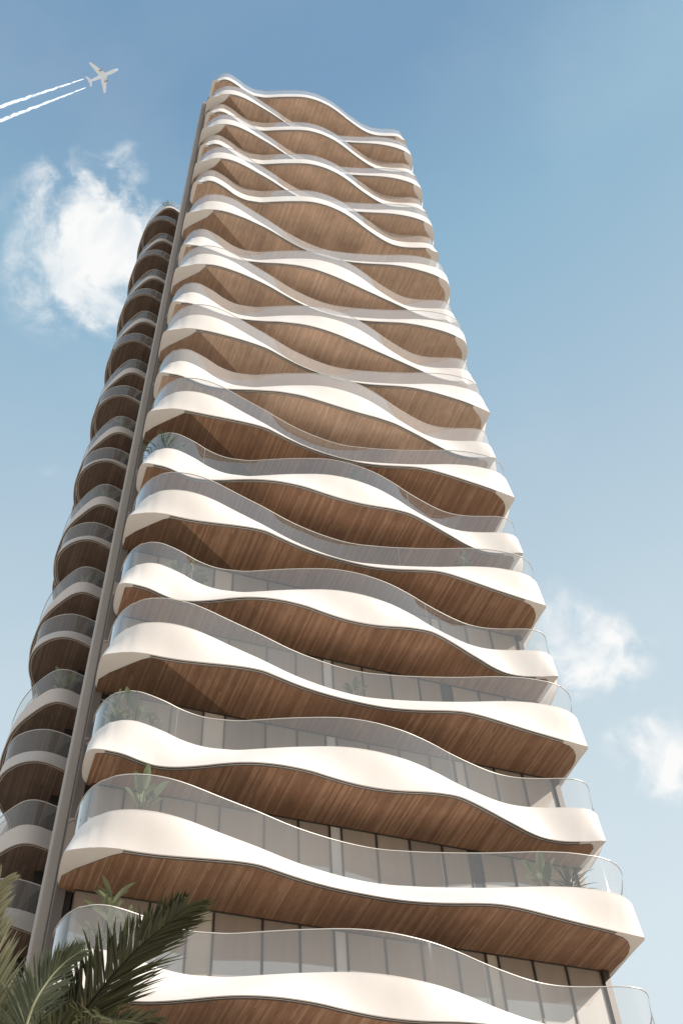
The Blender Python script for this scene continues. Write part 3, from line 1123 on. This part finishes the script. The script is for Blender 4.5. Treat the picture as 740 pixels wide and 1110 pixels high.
# clouds: soft fractal patches at fixed places on the sky
BLOBS = [((-.2009, .3522, .9141), .075, .62), ((-.2231, .3202, .9207), .050, .45), ((-.1653, .2920, .9420), .024, .55),
         ((-.1947, .3931, .8986), .055, .70), ((-.1640, .3750, .9125), .058, 1.0), ((-.1599, .345, .925), .045, .6), ((-.2450, .3922, .8867), .05, .35), ((-.22, .36, .9068), .055, .35),
         ((.1900, .6763, .7117), .048, 1.0), ((.2091, .6950, .6879), .046, .7), ((.1825, .6618, .7271), .034, .6), ((.24, .69, .683), .04, .4), ((.255, .665, .70), .04, .22),
         ((.2410, .7480, .6184), .034, .75), ((.2650, .7440, .6135), .036, .85), ((.288, .742, .605), .038, .6), ((.222, .7535, .6190), .024, .5), ((-.2456, .5253, .8147), .016, .3)]
nrm = wn('ShaderNodeVectorMath', operation='NORMALIZE')
links.new(vec, nrm.inputs[0])
warp = wn('ShaderNodeTexNoise')
warp.inputs['Scale'].default_value = 9
warp.inputs['Detail'].default_value = 4
links.new(nrm.outputs[0], warp.inputs['Vector'])
wsub = wn('ShaderNodeVectorMath', operation='SUBTRACT')
links.new(warp.outputs['Color'], wsub.inputs[0])
wsub.inputs[1].default_value = (.5, .5, .5)
wsc = wn('ShaderNodeVectorMath', operation='SCALE')
links.new(wsub.outputs[0], wsc.inputs[0])
wsc.inputs['Scale'].default_value = .085
wad = wn('ShaderNodeVectorMath', operation='ADD')
links.new(nrm.outputs[0], wad.inputs[0])
links.new(wsc.outputs[0], wad.inputs[1])
tot = None
for c, r_, a_ in BLOBS:
    dn = wn('ShaderNodeVectorMath', operation='DISTANCE')
    links.new(wad.outputs[0], dn.inputs[0])
    dn.inputs[1].default_value = Vector(c).normalized()
    mr = wn('ShaderNodeMapRange', interpolation_type='SMOOTHSTEP')
    mr.inputs['From Min'].default_value = r_ * 1.45
    mr.inputs['From Max'].default_value = 0
    mr.inputs['To Min'].default_value = 0
    mr.inputs['To Max'].default_value = a_
    links.new(dn.outputs['Value'], mr.inputs['Value'])
    tot = mr.outputs[0] if tot is None else wmath('ADD', tot, mr.outputs[0])
fb = wn('ShaderNodeTexNoise')
fb.inputs['Scale'].default_value = 24
fb.inputs['Detail'].default_value = 9
fb.inputs['Roughness'].default_value = .58
links.new(wad.outputs[0], fb.inputs['Vector'])
nz0 = wmath('SUBTRACT', fb.outputs['Fac'], .5)
amp = wmath('MULTIPLY', nz0, wmath('MULTIPLY', wmath('MINIMUM', tot, .75), 5.2))
den = wmath('ADD', wmath('MULTIPLY', tot, .68), amp)
dm = wn('ShaderNodeMapRange', interpolation_type='SMOOTHSTEP')
dm.inputs['From Min'].default_value = .06
dm.inputs['From Max'].default_value = 1.3
links.new(den, dm.inputs['Value'])
# thin high veil
veil = wn('ShaderNodeTexNoise')
veil.inputs['Scale'].default_value = 3.2
veil.inputs['Detail'].default_value = 6
links.new(wad.outputs[0], veil.inputs['Vector'])
vm = wn('ShaderNodeMapRange')
vm.inputs['From Min'].default_value = .48
vm.inputs['From Max'].default_value = .75
vm.inputs['To Max'].default_value = .10
links.new(veil.outputs['Fac'], vm.inputs['Value'])
cl = wmath('MAXIMUM', wmath('MULTIPLY', dm.outputs[0], .97), vm.outputs[0], True)
mixc = wn('ShaderNodeMix', data_type='RGBA')
links.new(cl, mixc.inputs['Factor'])
links.new(mixh.outputs['Result'], mixc.inputs['A'])
csh = wn('ShaderNodeTexNoise')
csh.inputs['Scale'].default_value = 17
csh.inputs['Detail'].default_value = 7
links.new(wad.outputs[0], csh.inputs['Vector'])
cmr = wn('ShaderNodeMapRange')
cmr.inputs['From Min'].default_value = .36
cmr.inputs['From Max'].default_value = .56
links.new(csh.outputs['Fac'], cmr.inputs['Value'])
ccol = wn('ShaderNodeMix', data_type='RGBA')
links.new(cmr.outputs[0], ccol.inputs['Factor'])
ccol.inputs['A'].default_value = (.74 / STR, .81 / STR, .86 / STR, 1)
ccol.inputs['B'].default_value = (.98 / STR, .98 / STR, .97 / STR, 1)
links.new(ccol.outputs['Result'], mixc.inputs['B'])
links.new(mixc.outputs['Result'], bg.inputs['Color'])
bg.inputs['Strength'].default_value = STR

# ------------------------------------------------------------------ camera
cam = bpy.data.cameras.new('camera')
co = link(bpy.data.objects.new('camera', cam))
cam.sensor_fit = 'HORIZONTAL'
cam.sensor_width = 36
cam.lens = 36 * FPX / 740
cam.clip_start = .1
cam.clip_end = 20000
mw = Matrix((CR, CU, -CF)).transposed().to_4x4()
mw.translation = CAM
co.matrix_world = mw
scn.camera = co

scn.view_settings.view_transform = 'Standard'
scn.view_settings.look = 'None'
scn.view_settings.exposure = 0
scn.view_settings.gamma = 1
cy = scn.cycles
cy.max_bounces = 10
cy.diffuse_bounces = 5
cy.glossy_bounces = 4
cy.transparent_max_bounces = 24
cy.transmission_bounces = 4
cy.use_denoising = True
cy.sample_clamp_indirect = 8
